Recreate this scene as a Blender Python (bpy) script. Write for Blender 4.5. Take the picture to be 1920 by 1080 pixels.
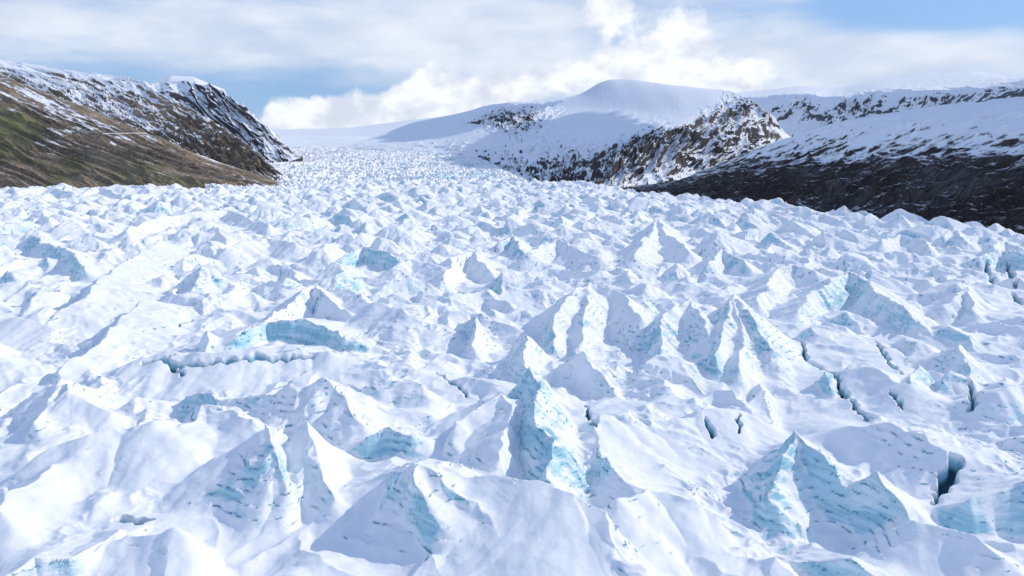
import bpy, math, random
import numpy as np
from mathutils import Vector

R = math.radians
scene = bpy.context.scene
for o in list(bpy.data.objects):
    bpy.data.objects.remove(o)

# ------------------------------------------------------------------ camera
W0, H0 = 1920.0, 1080.0
FPX = 1280.0                 # focal length in photo pixels
HORIZON = 290.0
PITCH = math.atan((540 - HORIZON) / FPX)
CAM_H = 60.0
cd = bpy.data.cameras.new('camera')
cam = bpy.data.objects.new('camera', cd)
scene.collection.objects.link(cam)
cam.location = (0, 0, CAM_H)
cam.rotation_euler = (math.pi / 2 - PITCH, 0, 0)
cd.sensor_width = 36.0
cd.lens = 36.0 * FPX / W0
cd.clip_start = 0.5
cd.clip_end = 60000
scene.camera = cam

# ------------------------------------------------------------------ light
SUN_AZ = R(16)               # ground-plane angle of the sun, measured from +X towards +Y
SUN_EL = R(33)
SKY = 0.15
EXPOSURE = 0.40
scene.view_settings.view_transform = 'Standard'
scene.view_settings.look = 'None'
scene.view_settings.gamma = 1.0
scene.view_settings.use_curve_mapping = False
scene.view_settings.exposure = EXPOSURE
sd = bpy.data.lights.new('sun', 'SUN')
sd.energy = 2.0
sd.angle = R(0.5)
sd.color = (1.0, 0.90, 0.76)
sun = bpy.data.objects.new('sun', sd)
scene.collection.objects.link(sun)
sdir = Vector((math.cos(SUN_EL) * math.cos(SUN_AZ), math.cos(SUN_EL) * math.sin(SUN_AZ), math.sin(SUN_EL)))
sun.rotation_euler = sdir.to_track_quat('Z', 'Y').to_euler()
sun.location = (600, 0, 500)
scene.cycles.max_bounces = 6
scene.cycles.diffuse_bounces = 3


# ------------------------------------------------------------------ node helper
class NT:
    """terse builder of shader node trees"""
    def __init__(s, tree):
        s.t = tree
        s.n = tree.nodes
        s.l = tree.links

    def put(s, sock, v):
        if hasattr(v, 'is_linked') or isinstance(v, bpy.types.NodeSocket):
            s.l.new(v, sock)
        elif v is not None:
            if isinstance(v, (tuple, list)) and len(v) == 3 and sock.type == 'RGBA':
                v = (*v, 1)
            sock.default_value = v

    def m(s, op, a, b=None, c=None, clamp=False):
        n = s.n.new('ShaderNodeMath')
        n.operation = op
        n.use_clamp = clamp
        for k, v in enumerate((a, b, c)):
            if v is not None:
                s.put(n.inputs[k], v)
        return n.outputs[0]

    def add(s, a, b): return s.m('ADD', a, b)
    def sub(s, a, b): return s.m('SUBTRACT', a, b)
    def mul(s, a, b): return s.m('MULTIPLY', a, b)

    def ss(s, v, lo, hi, a=0.0, b=1.0):
        n = s.n.new('ShaderNodeMapRange')
        n.interpolation_type = 'SMOOTHSTEP'
        for k, x in enumerate((v, lo, hi, a, b)):
            s.put(n.inputs[k], x)
        return n.outputs[0]

    def mix(s, f, a, b, blend='MIX'):
        n = s.n.new('ShaderNodeMix')
        n.data_type = 'RGBA'
        n.blend_type = blend
        s.put(n.inputs[0], f)
        s.put(n.inputs[6], a)
        s.put(n.inputs[7], b)
        return n.outputs[2]

    def noise(s, vec, scale, detail=4, rough=0.5, dist=0.0, out=0):
        n = s.n.new('ShaderNodeTexNoise')
        s.put(n.inputs['Vector'], vec)
        s.put(n.inputs['Scale'], scale)
        s.put(n.inputs['Detail'], detail)
        s.put(n.inputs['Roughness'], rough)
        s.put(n.inputs['Distortion'], dist)
        return n.outputs[out]

    def scale(s, vec, sc):
        n = s.n.new('ShaderNodeVectorMath')
        n.operation = 'MULTIPLY'
        s.put(n.inputs[0], vec)
        s.put(n.inputs[1], sc)
        return n.outputs[0]

    def attr(s, name, out='Fac'):
        n = s.n.new('ShaderNodeAttribute')
        n.attribute_name = name
        return n.outputs[out]

    def sep(s, vec):
        n = s.n.new('ShaderNodeSeparateXYZ')
        s.put(n.inputs[0], vec)
        return n.outputs

    def comb(s, x, y, z):
        n = s.n.new('ShaderNodeCombineXYZ')
        for k, v in enumerate((x, y, z)):
            s.put(n.inputs[k], v)
        return n.outputs[0]


# ------------------------------------------------------------------ sky
def build_world():
    w = bpy.data.worlds.new('World')
    scene.world = w
    w.use_nodes = True
    w.node_tree.nodes.clear()
    b = NT(w.node_tree)
    out = b.n.new('ShaderNodeOutputWorld')
    bg = b.n.new('ShaderNodeBackground')
    bg.inputs['Strength'].default_value = SKY
    b.l.new(bg.outputs[0], out.inputs[0])
    sky = b.n.new('ShaderNodeTexSky')
    sky.sky_type = 'NISHITA'
    sky.sun_disc = False
    sky.sun_elevation = SUN_EL
    sky.sun_rotation = math.pi / 2 - SUN_AZ
    sky.altitude = 800
    sky.air_density = 1.0
    sky.dust_density = 0.6
    sky.ozone_density = 3.0
    tc = b.n.new('ShaderNodeTexCoord')
    d = tc.outputs['Generated']
    x, y, z = b.sep(d)
    az = b.mul(b.m('ARCTAN2', x, y), 57.2958)
    el = b.mul(b.m('ARCSINE', z), 57.2958)

    def blob(a0, e0, ra, re):       # soft elliptical weight round a bearing and an elevation
        p = b.m('POWER', b.m('ABSOLUTE', b.mul(b.sub(az, a0), 1.0 / ra)), 2.0)
        q = b.m('POWER', b.m('ABSOLUTE', b.mul(b.sub(el, e0), 1.0 / re)), 2.0)
        return b.m('EXPONENT', b.mul(b.add(p, q), -1.0))

    # high sheet: stretched along the horizon
    sheet = b.noise(b.scale(d, (1.6, 1.6, 7.0)), 2.2, 6, 0.55, 0.3)
    wisps = b.noise(b.scale(d, (3.0, 3.0, 14.0)), 3.0, 5, 0.6, 0.6)
    dens = b.add(b.mul(b.sub(sheet, 0.5), 1.7), b.mul(b.sub(wisps, 0.5), 0.8))
    dens = b.add(dens, 0.62)
    for a0, e0, ra, re, k in SKY_BIAS:
        dens = b.add(dens, b.mul(blob(a0, e0, ra, re), k))
    # overhead and behind the camera: thinner cloud, its unseen bright veil added for fill
    dens = b.sub(dens, b.ss(el, 14, 36, 0.0, 0.35))
    sheet_f = b.ss(dens, -0.1, 1.05)
    lum = b.noise(b.scale(d, (2.0, 2.0, 6.0)), 3.0, 5, 0.55)
    cloud_c = b.mix(b.ss(lum, 0.3, 0.7), CLOUD_GREY, CLOUD_WHITE)
    cloud_c = b.mix(b.ss(el, 13, 30), cloud_c, FILL_VEIL)
    col = b.mix(b.mul(sheet_f, 0.97), b.mix(b.ss(el, 8, 30), b.mix(0.75, sky.outputs[0], SKY_LOW), sky.outputs[0]), cloud_c)
    # heaped clouds standing on the horizon, bearing by bearing
    puff = b.noise(d, 13.0, 7, 0.56, 0.25)
    puff2 = b.noise(d, 38.0, 5, 0.6, 0.2)
    hp = b.add(b.mul(b.sub(puff, 0.5), 1.9), b.mul(b.sub(puff2, 0.5), 0.5))
    cum = hp
    acc = None
    for a0, e0, ra, re, k in CUMULUS:
        t = b.mul(blob(a0, e0, ra, re), k)
        acc = t if acc is None else b.add(acc, t)
    cum = b.sub(b.add(cum, acc), 0.62)
    cum_f = b.ss(cum, 0.0, 0.34)
    shade = b.noise(b.scale(d, (1, 1, 1.5)), 20.0, 5, 0.55)
    cum_c = b.mix(b.ss(shade, 0.32, 0.62), CUM_SHADE, CUM_LIT)
    col = b.mix(b.mul(cum_f, 0.92), col, cum_c)
    b.l.new(col, bg.inputs['Color'])


def px_dir(px, py):
    u, v = (px - 960) / FPX, (540 - py) / FPX
    c, s = math.cos(PITCH), math.sin(PITCH)
    return (u, c + v * s, -s + v * c)


def bear(px, py):
    x, y, z = px_dir(px, py)
    return math.degrees(math.atan2(x, y)), math.degrees(math.asin(z / math.sqrt(x * x + y * y + z * z)))


def bias(px, py, wpx, hpx, k):
    a, e = bear(px, py)
    return (a, e, wpx / 24.0, hpx / 24.0, k)


SKY_BIAS = [bias(420, 195, 420, 50, -0.58), bias(250, 40, 500, 60, 0.2), bias(1880, -8, 200, 45, -1.6),
            bias(1720, 5, 140, 35, -0.35), bias(1160, 60, 80, 70, -0.28), bias(980, 70, 260, 80, 0.5),
            bias(1550, 110, 300, 60, 0.35), bias(600, 150, 160, 50, -0.25)]
CUMULUS = [bias(600, 225, 110, 48, 0.95), bias(800, 175, 105, 75, 1.0), bias(1300, 55, 70, 65, 1.05),
           bias(1150, 20, 60, 45, 1.2), bias(1300, 145, 110, 50, 1.0), bias(700, 225, 160, 40, 0.8),
           bias(1175, 115, 60, 40, 0.8), bias(930, 185, 150, 50, 0.75), bias(1060, 140, 110, 50, 0.7), bias(1400, 150, 90, 40, 0.6)]
CLOUD_WHITE = (4.5, 4.75, 5.2)
CLOUD_GREY = (3.1, 3.6, 4.5)
FILL_VEIL = (2.9, 3.85, 5.7)  # bluish glow high above the frame, added to brighten the shaded snow
CUM_LIT = (5.5, 5.65, 5.9)
CUM_SHADE = (3.75, 4.0, 4.6)
SKY_LOW = (1.05, 1.95, 3.6)
build_world()


# ------------------------------------------------------------------ noise
class Noise:
    def __init__(s, seed):
        r = np.random.RandomState(seed)
        p = r.permutation(1024)
        s.p = np.concatenate([p, p]).astype(np.int32)
        a = r.rand(1024) * 2 * np.pi
        s.gx, s.gy = np.cos(a).astype(np.float32), np.sin(a).astype(np.float32)

    def __call__(s, x, y):
        x = np.asarray(x, np.float32)
        y = np.asarray(y, np.float32)
        xi, yi = np.floor(x), np.floor(y)
        fx, fy = x - xi, y - yi
        xi, yi = xi.astype(np.int32) & 1023, yi.astype(np.int32) & 1023
        x1, y1 = (xi + 1) & 1023, (yi + 1) & 1023
        u = fx * fx * fx * (fx * (fx * 6 - 15) + 10)
        v = fy * fy * fy * (fy * (fy * 6 - 15) + 10)

        def g(ix, iy, dx, dy):
            h = s.p[s.p[ix] + iy]
            return s.gx[h] * dx + s.gy[h] * dy
        a = g(xi, yi, fx, fy)
        b_ = g(x1, yi, fx - 1, fy)
        c = g(xi, y1, fx, fy - 1)
        d = g(x1, y1, fx - 1, fy - 1)
        return (a + u * (b_ - a) + v * ((c + u * (d - c)) - (a + u * (b_ - a)))) * 1.5


def fbm(n, x, y, octv=4, gain=0.5, lac=2.03):
    t, a = 0, 1.0
    for k in range(octv):
        t = t + a * n(x + 17.3 * k, y - 9.1 * k)
        a *= gain
        x, y = x * lac, y * lac
    return t


def ridged(n, x, y, octv=4, gain=0.5, lac=2.07):
    t, a, w, s_ = 0, 1.0, 1.0, 0.0
    for k in range(octv):
        v = 1 - np.abs(n(x + 31.7 * k, y + 11.9 * k)) * 1.6
        v = np.clip(v, 0, 1) ** 2 * w
        t = t + a * v
        s_ += a
        w = np.clip(v * 1.6, 0.15, 1)
        a *= gain
        x, y = x * lac, y * lac
    return t / s_


def sstep(x, a, b):
    t = np.clip((x - a) / (b - a), 0, 1)
    return t * t * (3 - 2 * t)


# ------------------------------------------------------------------ mesh helpers
def tag(o, label=None, cat=None, group=None, kind=None):
    if label: o['label'] = label
    if cat: o['category'] = cat
    if group: o['group'] = group
    if kind: o['kind'] = kind
    return o


def mesh_obj(name, co, quads, mat, attrs=None, normals=None, parent=None):
    me = bpy.data.meshes.new(name)
    nv, nf = len(co), len(quads)
    me.vertices.add(nv)
    me.vertices.foreach_set('co', np.ascontiguousarray(co, np.float32).ravel())
    me.loops.add(nf * 4)
    me.loops.foreach_set('vertex_index', np.ascontiguousarray(quads, np.int32).ravel())
    me.polygons.add(nf)
    me.polygons.foreach_set('loop_start', np.arange(nf, dtype=np.int32) * 4)
    me.polygons.foreach_set('loop_total', np.full(nf, 4, np.int32))
    me.polygons.foreach_set('use_smooth', np.ones(nf, bool))
    me.update(calc_edges=True)
    for k, v in (attrs or {}).items():
        if v.ndim == 1:
            a = me.attributes.new(k, 'FLOAT', 'POINT')
            a.data.foreach_set('value', np.ascontiguousarray(v, np.float32))
        else:
            a = me.attributes.new(k, 'FLOAT_VECTOR', 'POINT')
            a.data.foreach_set('vector', np.ascontiguousarray(v, np.float32).ravel())
    if normals is not None:
        me.normals_split_custom_set_from_vertices(np.ascontiguousarray(normals, np.float32))
    me.materials.append(mat)
    o = bpy.data.objects.new(name, me)
    scene.collection.objects.link(o)
    if parent: o.parent = parent
    return o


def grid_quads(nr, nc):
    i = np.arange(nr * nc, dtype=np.int32).reshape(nr, nc)
    return np.stack([i[:-1, :-1], i[:-1, 1:], i[1:, 1:], i[1:, :-1]], -1).reshape(-1, 4)


def grid_normals(P):
    du = np.gradient(P, axis=1)
    dv = np.gradient(P, axis=0)
    n = np.cross(du, dv)
    n /= np.linalg.norm(n, axis=-1, keepdims=True) + 1e-9
    return n


# ------------------------------------------------------------------ materials
def principled(b, col, rough, bump=None, bstr=0.3, bdist=1.0, spec=0.3):
    out = b.n.new('ShaderNodeOutputMaterial')
    p = b.n.new('ShaderNodeBsdfPrincipled')
    b.put(p.inputs['Base Color'], col)
    b.put(p.inputs['Roughness'], rough)
    p.inputs['Specular IOR Level'].default_value = spec
    if bump is not None:
        bn = b.n.new('ShaderNodeBump')
        bn.inputs['Strength'].default_value = bstr
        bn.inputs['Distance'].default_value = bdist
        b.put(bn.inputs['Height'], bump)
        b.l.new(bn.outputs[0], p.inputs['Normal'])
    b.l.new(p.outputs[0], out.inputs[0])
    return p


def new_mat(name):
    m = bpy.data.materials.new(name)
    m.use_nodes = True
    m.node_tree.nodes.clear()
    return m, NT(m.node_tree)


def ice_material():
    m, b = new_mat('snow_and_ice')
    tc = b.n.new('ShaderNodeTexCoord')
    P = tc.outputs['Object']
    x, y, z = b.sep(P)
    ice = b.attr('ice')
    deep = b.attr('deep')
    wob = b.noise(P, 0.09, 3, 0.5)
    zz = b.add(z, b.mul(wob, 5.0))
    lay = b.noise(b.comb(b.mul(x, 0.05), b.mul(y, 0.05), b.mul(zz, 0.75)), 1.0, 3, 0.6)
    dash = b.noise(b.comb(b.mul(x, 0.38), b.mul(y, 0.38), b.mul(zz, 2.6)), 1.0, 3, 0.55)
    grain = b.noise(P, 0.35, 5, 0.6)
    snow = b.mix(b.ss(grain, 0.35, 0.65), (0.865, 0.885, 0.92), (0.905, 0.918, 0.94))
    pale = (0.79, 0.89, 0.925)
    mid = (0.46, 0.69, 0.765)
    dark = (0.15, 0.37, 0.47)
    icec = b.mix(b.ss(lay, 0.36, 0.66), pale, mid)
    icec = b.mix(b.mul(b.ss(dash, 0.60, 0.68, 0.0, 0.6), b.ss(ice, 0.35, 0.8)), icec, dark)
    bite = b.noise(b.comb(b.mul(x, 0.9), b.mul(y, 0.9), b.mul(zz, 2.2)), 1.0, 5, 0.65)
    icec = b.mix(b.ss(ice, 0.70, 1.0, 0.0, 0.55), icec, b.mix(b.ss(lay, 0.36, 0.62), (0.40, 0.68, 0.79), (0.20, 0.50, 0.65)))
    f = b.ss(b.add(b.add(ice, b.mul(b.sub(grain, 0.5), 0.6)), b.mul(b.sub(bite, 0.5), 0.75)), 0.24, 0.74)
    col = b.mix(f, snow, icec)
    col = b.mix(b.ss(b.mul(b.attr('line'), b.ss(bite, .32, .58)), 0.12, 0.65, 0.0, 0.9), col, (0.15, 0.36, 0.45))
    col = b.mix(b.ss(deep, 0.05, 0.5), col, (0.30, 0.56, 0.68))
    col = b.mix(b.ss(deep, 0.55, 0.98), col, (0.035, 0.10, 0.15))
    fine = b.noise(P, 1.3, 6, 0.62)
    h = b.add(b.mul(fine, 0.28), b.mul(b.mul(lay, f), 0.8))
    rough = b.ss(f, 0, 1, 0.75, 0.42)
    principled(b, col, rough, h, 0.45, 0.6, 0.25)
    return m


def far_ice_material():
    m, b = new_mat('far_ice')
    tc = b.n.new('ShaderNodeTexCoord')
    P = tc.outputs['Object']
    ice = b.attr('ice')
    n1 = b.noise(P, 0.03, 5, 0.65)
    n2 = b.noise(P, 0.004, 4, 0.55)
    f = b.ss(b.add(b.add(ice, b.mul(b.sub(n1, 0.5), 1.2)), b.mul(b.sub(n2, 0.5), 1.2)), 0.35, 0.8)
    col = b.mix(f, (0.88, 0.90, 0.93), (0.40, 0.66, 0.76))
    principled(b, col, 0.7, n1, 0.4, 6.0, 0.2)
    return m


def rock_material(name, rock_a, rock_b, rock_c, grass, snow_c=(0.87, 0.89, 0.93), streak=(0.02, 0.0035), grain=0.02,
                  slope_k=0.9, amp=0.9, bumpd=6.0, soft=0.12, streak_k=1.0):
    m, b = new_mat(name)
    tc = b.n.new('ShaderNodeTexCoord')
    P = tc.outputs['Object']
    flow = b.attr('flow', 'Vector')
    sn, vg = b.attr('snow'), b.attr('veg')
    g = b.n.new('ShaderNodeNewGeometry')
    nz = b.sep(g.outputs['Normal'])[2]
    st = b.noise(b.scale(flow, (streak[0], streak[1], 1)), 1.0, 6, 0.62, 0.35)
    st2 = b.noise(b.scale(flow, (streak[0] * 3.1, streak[1] * 4.0, 1)), 1.0, 5, 0.6, 0.5)
    n1 = b.noise(P, grain, 7, 0.66)
    n2 = b.noise(P, grain * 0.2, 4, 0.55)
    n3 = b.noise(P, grain * 5, 4, 0.6)
    s = b.add(b.mul(b.sub(st, 0.5), 1.2 * amp * streak_k), b.mul(b.sub(n1, 0.5), 1.5 * amp))
    s = b.add(s, b.mul(b.sub(st2, 0.5), 0.8 * amp * streak_k))
    s = b.add(s, b.mul(b.sub(n3, 0.5), 0.7 * amp))
    s = b.add(s, b.mul(b.sub(nz, 0.72), slope_k))
    s = b.add(s, sn)
    f = b.ss(s, 0.5 - soft, 0.5 + soft)
    rock = b.mix(b.ss(st2, 0.38, 0.62), rock_a, rock_b)
    rock = b.mix(b.ss(n2, 0.40, 0.62), rock, rock_c)
    n4 = b.noise(b.scale(flow, (streak[0] * 7, streak[1] * 9, 1)), 1.0, 4, 0.65, 0.4)
    rock = b.mix(b.ss(n4, 0.52, 0.66, 0.0, 0.75), rock, (0.42, 0.40, 0.40), 'MULTIPLY')
    rock = b.mix(b.ss(n4, 0.44, 0.30, 0.0, 0.6), rock, (rock_b[0] * 1.5, rock_b[1] * 1.5, rock_b[2] * 1.55))
    rock = b.mix(b.ss(n3, 0.35, 0.75, 0.0, 0.45), rock, (0.5, 0.48, 0.45), 'MULTIPLY')
    n5 = b.noise(P, grain * 9, 3, 0.6)
    rock = b.mix(b.ss(n5, 0.54, 0.70, 0.0, 0.7), rock, (0.36, 0.35, 0.35), 'MULTIPLY')
    rock = b.mix(b.ss(n5, 0.44, 0.28, 0.0, 0.55), rock, (rock_b[0] * 1.7, rock_b[1] * 1.7, rock_b[2] * 1.75))
    gr = b.mix(b.ss(n1, 0.38, 0.6), grass, (grass[0] * 0.55, grass[1] * 0.6, grass[2] * 0.6))
    rock = b.mix(b.ss(b.add(b.add(vg, b.mul(b.sub(n2, 0.5), 1.6)), b.mul(b.sub(st, 0.5), 0.9)), 0.35, 0.75), rock, gr)
    col = b.mix(f, rock, snow_c)
    h = b.mul(b.add(b.add(b.mul(n1, 0.9), b.mul(st2, 0.5)), b.add(b.mul(n4, 0.6), b.mul(n5, 0.3))), b.ss(f, 0, 1, 1.0, 0.10))
    principled(b, col, 0.85, h, 0.6, bumpd, 0.15)
    return m


ICE = ice_material()
FAR = far_ice_material()

# ------------------------------------------------------------------ glacier height field
nA, nB, nC, nD = Noise(3), Noise(11), Noise(29), Noise(47)


def margin_right(y):           # x of the right-hand edge of the ice
    return np.interp(y, [0, 300, 420, 495, 698, 1066, 1300, 3000], [330, 352, 362, 372, 326, 205, 150, 150])


def margin_left(y):
    return np.interp(y, [0, 1000, 1150, 1300, 1700], [-1500, -1500, -1200, -430, -430])


def base_height(x, y):
    b = 3.5 * fbm(nA, x / 95, y / 95, 3)
    e = sstep(x - margin_right(y), -14, 45)
    e2 = sstep(y, 1180, 1330) * sstep(-x, 330, 430)
    return b - 26 * e - 26 * e2


def surface_point(px, py, z):
    d = px_dir(px, py)
    t = (z - CAM_H) / d[2]
    return d[0] * t, d[1] * t


# hand-placed pinnacles. Each is one or more crest lines; a crest point is (photo x, photo y, height above the ice floor): the pixel gives the
# bearing, the height puts it at its own real distance. Slopes: left and right of the direction of travel along the crest.
LM = []
G = 0.74                     # overall size of the relief


def C(label, ice, *crests):
    LM.append((label, ice, crests))


C('plain white tent-shaped pinnacle with a blue-shaded left flank, near the left edge', 0,
  ([(98, 714, 12), (130, 738, 10), (195, 775, 6)], .7, .75), ([(98, 714, 12), (70, 795, 6)], .75, 1.9))
C('long white snow crest running level above the dark oval hole', .1, ([(100, 828, 9), (165, 812, 10), (230, 800, 10), (300, 797, 10), (352, 790, 9)], 1.0, .5))
C('small white fold between the long level crest and the narrow blue stripe', .1, ([(362, 800, 8), (400, 765, 9), (470, 785, 9)], .9, .6))
C('white pinnacle with a narrow blue ice stripe running down from its pointed top', .9, ([(487, 803, 14), (512, 850, 12), (535, 905, 8)], 1.9, .72))
C('blunt white pinnacle just right of the narrow blue stripe', .3, ([(570, 795, 12), (592, 832, 11), (612, 880, 8), (640, 940, 5)], 1.2, .85))
C('small flat-topped white ice block at the bottom edge, beside the dark oval hole', .2, ([(240, 990, 9), (275, 1000, 8.5), (300, 1000, 8.5), (325, 985, 10), (345, 1040, 6)], 1.3, .8))
C('sunlit snow bank with a deep blue shaded front in the bottom left corner', 0, ([(10, 1075, 9), (90, 1035, 9), (150, 1028, 9), (215, 1005, 8), (232, 985, 7)], .45, 1.7))
C('low snow ridge climbing from the left edge below the white tent', .1, ([(0, 965, 8), (60, 900, 8), (95, 868, 7)], .8, .6))
C('long sunlit snow ridge dropping steeply on its far side, running to the bottom edge', .1,
  ([(810, 862, 10), (870, 880, 11), (950, 890, 11.5), (1014, 905, 12), (1084, 935, 12), (1144, 968, 11), (1157, 1030, 8), (1190, 1085, 6)], 1.5, .42))
C('large near slab with a curved blue left edge and a shaded front', .8,
  ([(787, 866, 14), (779, 900, 13), (785, 965, 8)], .6, 2.6), ([(787, 866, 14), (835, 885, 13), (905, 940, 9), (930, 1010, 6)], .6, 1.15))
C('tall layered blue fin standing behind a bright snow hump', 1.0, ([(990, 690, 13), (1012, 755, 15), (1018, 830, 12), (1020, 900, 8)], 1.15, 1.9))
C('broad bright snow hump in front of the tall layered blue fin', .1, ([(860, 795, 9), (925, 742, 12), (966, 755, 12), (970, 800, 11), (938, 852, 9)], 2.4, .55))
C('wide flat snow shelf with thin dark notches in its rim', .3,
  ([(1105, 798, 9), (1160, 775, 9.5), (1200, 770, 9.5), (1260, 785, 9), (1330, 770, 9.5), (1400, 778, 9)], 1.0, .28),
  ([(1105, 798, 9), (1130, 860, 8.5), (1165, 905, 7.5), (1215, 925, 7)], .25, 1.5))
C('low ice hump with a curved blue edge below the wide snow shelf', .5, ([(1165, 945, 8), (1215, 918, 8), (1290, 930, 8), (1340, 960, 6)], .9, .55))
C('tent-shaped pinnacle whose whole front is layered blue ice', 1.0,
  ([(1475, 806, 15), (1455, 870, 12), (1430, 932, 8)], .95, 1.7), ([(1475, 806, 15), (1520, 842, 13.5), (1565, 882, 11), (1602, 930, 8)], .7, 1.35))
C('smaller striped ice pinnacle on the right shoulder of the layered tent', .95,
  ([(1655, 893, 13), (1685, 930, 11), (1718, 988, 7)], .8, 1.3), ([(1655, 893, 13), (1625, 905, 11), (1600, 918, 9)], 1.4, .8))
C('smooth sunlit snow bank beside the wide dark crevasse', .1, ([(1610, 795, 8), (1680, 798, 9.5), (1750, 828, 9.5), (1785, 850, 8)], .35, .75))
C('sunlit snow ridge in the bottom right corner below the blue banded slope', .1, ([(1722, 985, 9), (1780, 990, 9.5), (1830, 1010, 9), (1890, 1065, 7)], .9, .6))
C('shaded ice bank with blue layers at the right edge, below the dark crevasses', .8, ([(1815, 935, 8), (1870, 908, 9.5), (1925, 900, 10)], .6, 1.5))
C('snow-topped block with blue bands at the right edge, above the dark crevasses', .7, ([(1838, 735, 9), (1880, 732, 10), (1925, 715, 11)], .6, 1.0))
C('sharp dark-sided peak with one bright right-hand face', .2, ([(495, 600, 8), (545, 565, 11), (587, 530, 15), (606, 552, 12), (650, 582, 9)], .7, 1.5))
C('snow ledge over a broad turquoise ice wall with a grid of white bands', 1.0, ([(452, 628, 8), (500, 604, 9.5), (560, 600, 10), (597, 606, 10), (652, 634, 8)], .35, 2.6))
C('big smooth snow dome with its left flank in deep blue shade', .05, ([(88, 600, 10), (150, 560, 13), (225, 492, 15), (300, 450, 14)], 1.7, .42))
C('gentle snow fold casting a lavender band in front of the big smooth dome', 0, ([(110, 700, 6), (180, 640, 9), (250, 578, 11.5), (266, 562, 11)], 1.15, .5))
C('low snow bank with fine parallel ripples at the left edge', .1, ([(-30, 585, 9), (50, 598, 9.5), (95, 616, 8)], 1.1, .33))
C('wide snow ridge with a long lavender shaded front below the thin horizontal crack', .2, ([(420, 748, 8), (500, 745, 10), (560, 731, 12), (605, 717, 14), (627, 742, 11), (655, 785, 8)], .6, 1.2))
C('narrow white cone just above the thin horizontal crack', .1, ([(400, 612, 11), (392, 650, 6)], 1.0, 1.5))
C('smooth snow bank split by a long thin dark crack, below the turquoise ice wall', 0, ([(272, 668, 7.5), (330, 664, 9), (400, 664, 10), (480, 660, 10.5), (560, 656, 10.5), (620, 660, 9)], .4, .5))
C('small snow knob over a turquoise ice pocket', .9, ([(345, 740, 7), (375, 735, 8), (415, 745, 8)], .7, 1.7))
C('little white block with blue ice at its left foot', .6, ([(690, 720, 8), (740, 708, 10), (795, 728, 8)], .9, .9))
C('small snow ledge over a short blue ice overhang', .9, ([(690, 815, 7), (730, 803, 8), (785, 820, 7)], .5, 2.2))
C('thin bright ice blade standing in a lavender hollow', .2, ([(850, 605, 8), (880, 588, 13), (892, 612, 11), (897, 645, 7)], 1.5, 1.9))
C('broad bright snow pyramid left of the lavender hollow', .1, ([(640, 540, 10), (690, 560, 12), (760, 588, 11), (830, 610, 9)], .8, .5))
C('narrow bright spire between the lavender hollow and the large white tent', .5, ([(978, 622, 12), (990, 660, 9), (992, 690, 6)], 1.2, 1.7))
C('large smooth white tent-shaped pinnacle in the middle of the glacier', .5,
  ([(1062, 560, 14), (1105, 528, 17), (1150, 545, 14), (1205, 592, 10)], .8, .8), ([(1062, 560, 14), (1040, 602, 11), (1024, 642, 7)], .9, 1.8), ([(1105, 528, 17), (1095, 600, 10), (1085, 650, 6)], .85, .9))
C('tall fluted pinnacle with rows of small dark bands down its front', .75,
  ([(1375, 552, 18), (1402, 590, 15), (1442, 655, 9)], .8, 1.1), ([(1375, 552, 18), (1352, 600, 14), (1342, 665, 9)], 1.1, 1.3), ([(1375, 552, 18), (1380, 620, 12), (1390, 700, 7)], .9, 1.0))
C('fluted white spire on the left of the tall banded pinnacle', .6, ([(1245, 598, 12), (1290, 560, 15), (1318, 600, 12), (1345, 655, 8)], .9, .95), ([(1245, 598, 12), (1232, 650, 8)], .8, 1.8))
C('peak with a wide blue-shaded front and cream snow on its left shoulder', .55, ([(1495, 578, 9), (1530, 546, 11.5), (1593, 507, 16), (1625, 525, 14), (1670, 560, 11.5), (1714, 594, 9)], .6, 1.3))
C('lavender snow face left of the wide blue-shaded peak', .1, ([(1425, 560, 9), (1458, 506, 12), (1482, 497, 13), (1530, 510, 11)], .6, 1.1))
C('tiny blue ice tooth poking out of smooth snow', 1.0, ([(1540, 700, 7), (1546, 725, 5)], 1.6, 2.4))
C('small curved turquoise ice blade in the smooth snow', .9, ([(1720, 680, 8), (1705, 715, 6)], 1.2, 2.0))
C('smooth white snow swell crossed by the long dark crack', 0, ([(1560, 700, 6), (1640, 690, 8), (1700, 720, 7)], .5, .45))
C('pointed pinnacle with a small blue front above the smooth swell', .3, ([(1768, 572, 8), (1812, 537, 12), (1822, 578, 8)], .9, 1.3))
C('bright block with a shaded left side under the small blue-fronted pinnacle', .4, ([(1785, 655, 8), (1800, 645, 10), (1822, 700, 6)], .9, 1.4))
C('ice wall with deep green clefts beside the right edge', .8, ([(1835, 480, 11), (1880, 466, 13), (1925, 475, 12)], .8, 1.3))
C('rounded lavender dome in the middle of the crowded ice', 0, ([(835, 525, 9), (850, 482, 12), (885, 470, 13), (918, 502, 10)], .7, 1.25))
C('bright slab left of the rounded lavender dome', 0, ([(740, 500, 10), (775, 484, 12), (830, 500, 10)], .7, .6))
C('small turquoise ice face below a bright crest', .95, ([(640, 482, 10), (680, 462, 13), (740, 482, 10)], .7, 1.8))
C('smooth bright swell behind the dark-sided peak', .05, ([(430, 475, 11), (500, 447, 13), (560, 455, 12)], .6, .6))
C('striped snow ridge catching the sun over a long blue shadow', .4, ([(235, 430, 12), (320, 402, 14), (430, 392, 15), (500, 420, 11)], .7, .8))
C('turquoise ice cliff in shadow at the left edge of the far ice', .7, ([(-20, 447, 12), (60, 443, 13), (130, 470, 11), (155, 505, 8)], .6, 1.3))
C('wide rounded pinnacle with shallow flutes in the middle distance', .2, ([(990, 472, 11), (1040, 450, 14), (1120, 482, 11)], .8, .85))
C('bright fluted cone rising above the crowded far ice', .3, ([(1188, 482, 11), (1235, 411, 17), (1292, 472, 11)], .8, .75))
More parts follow.
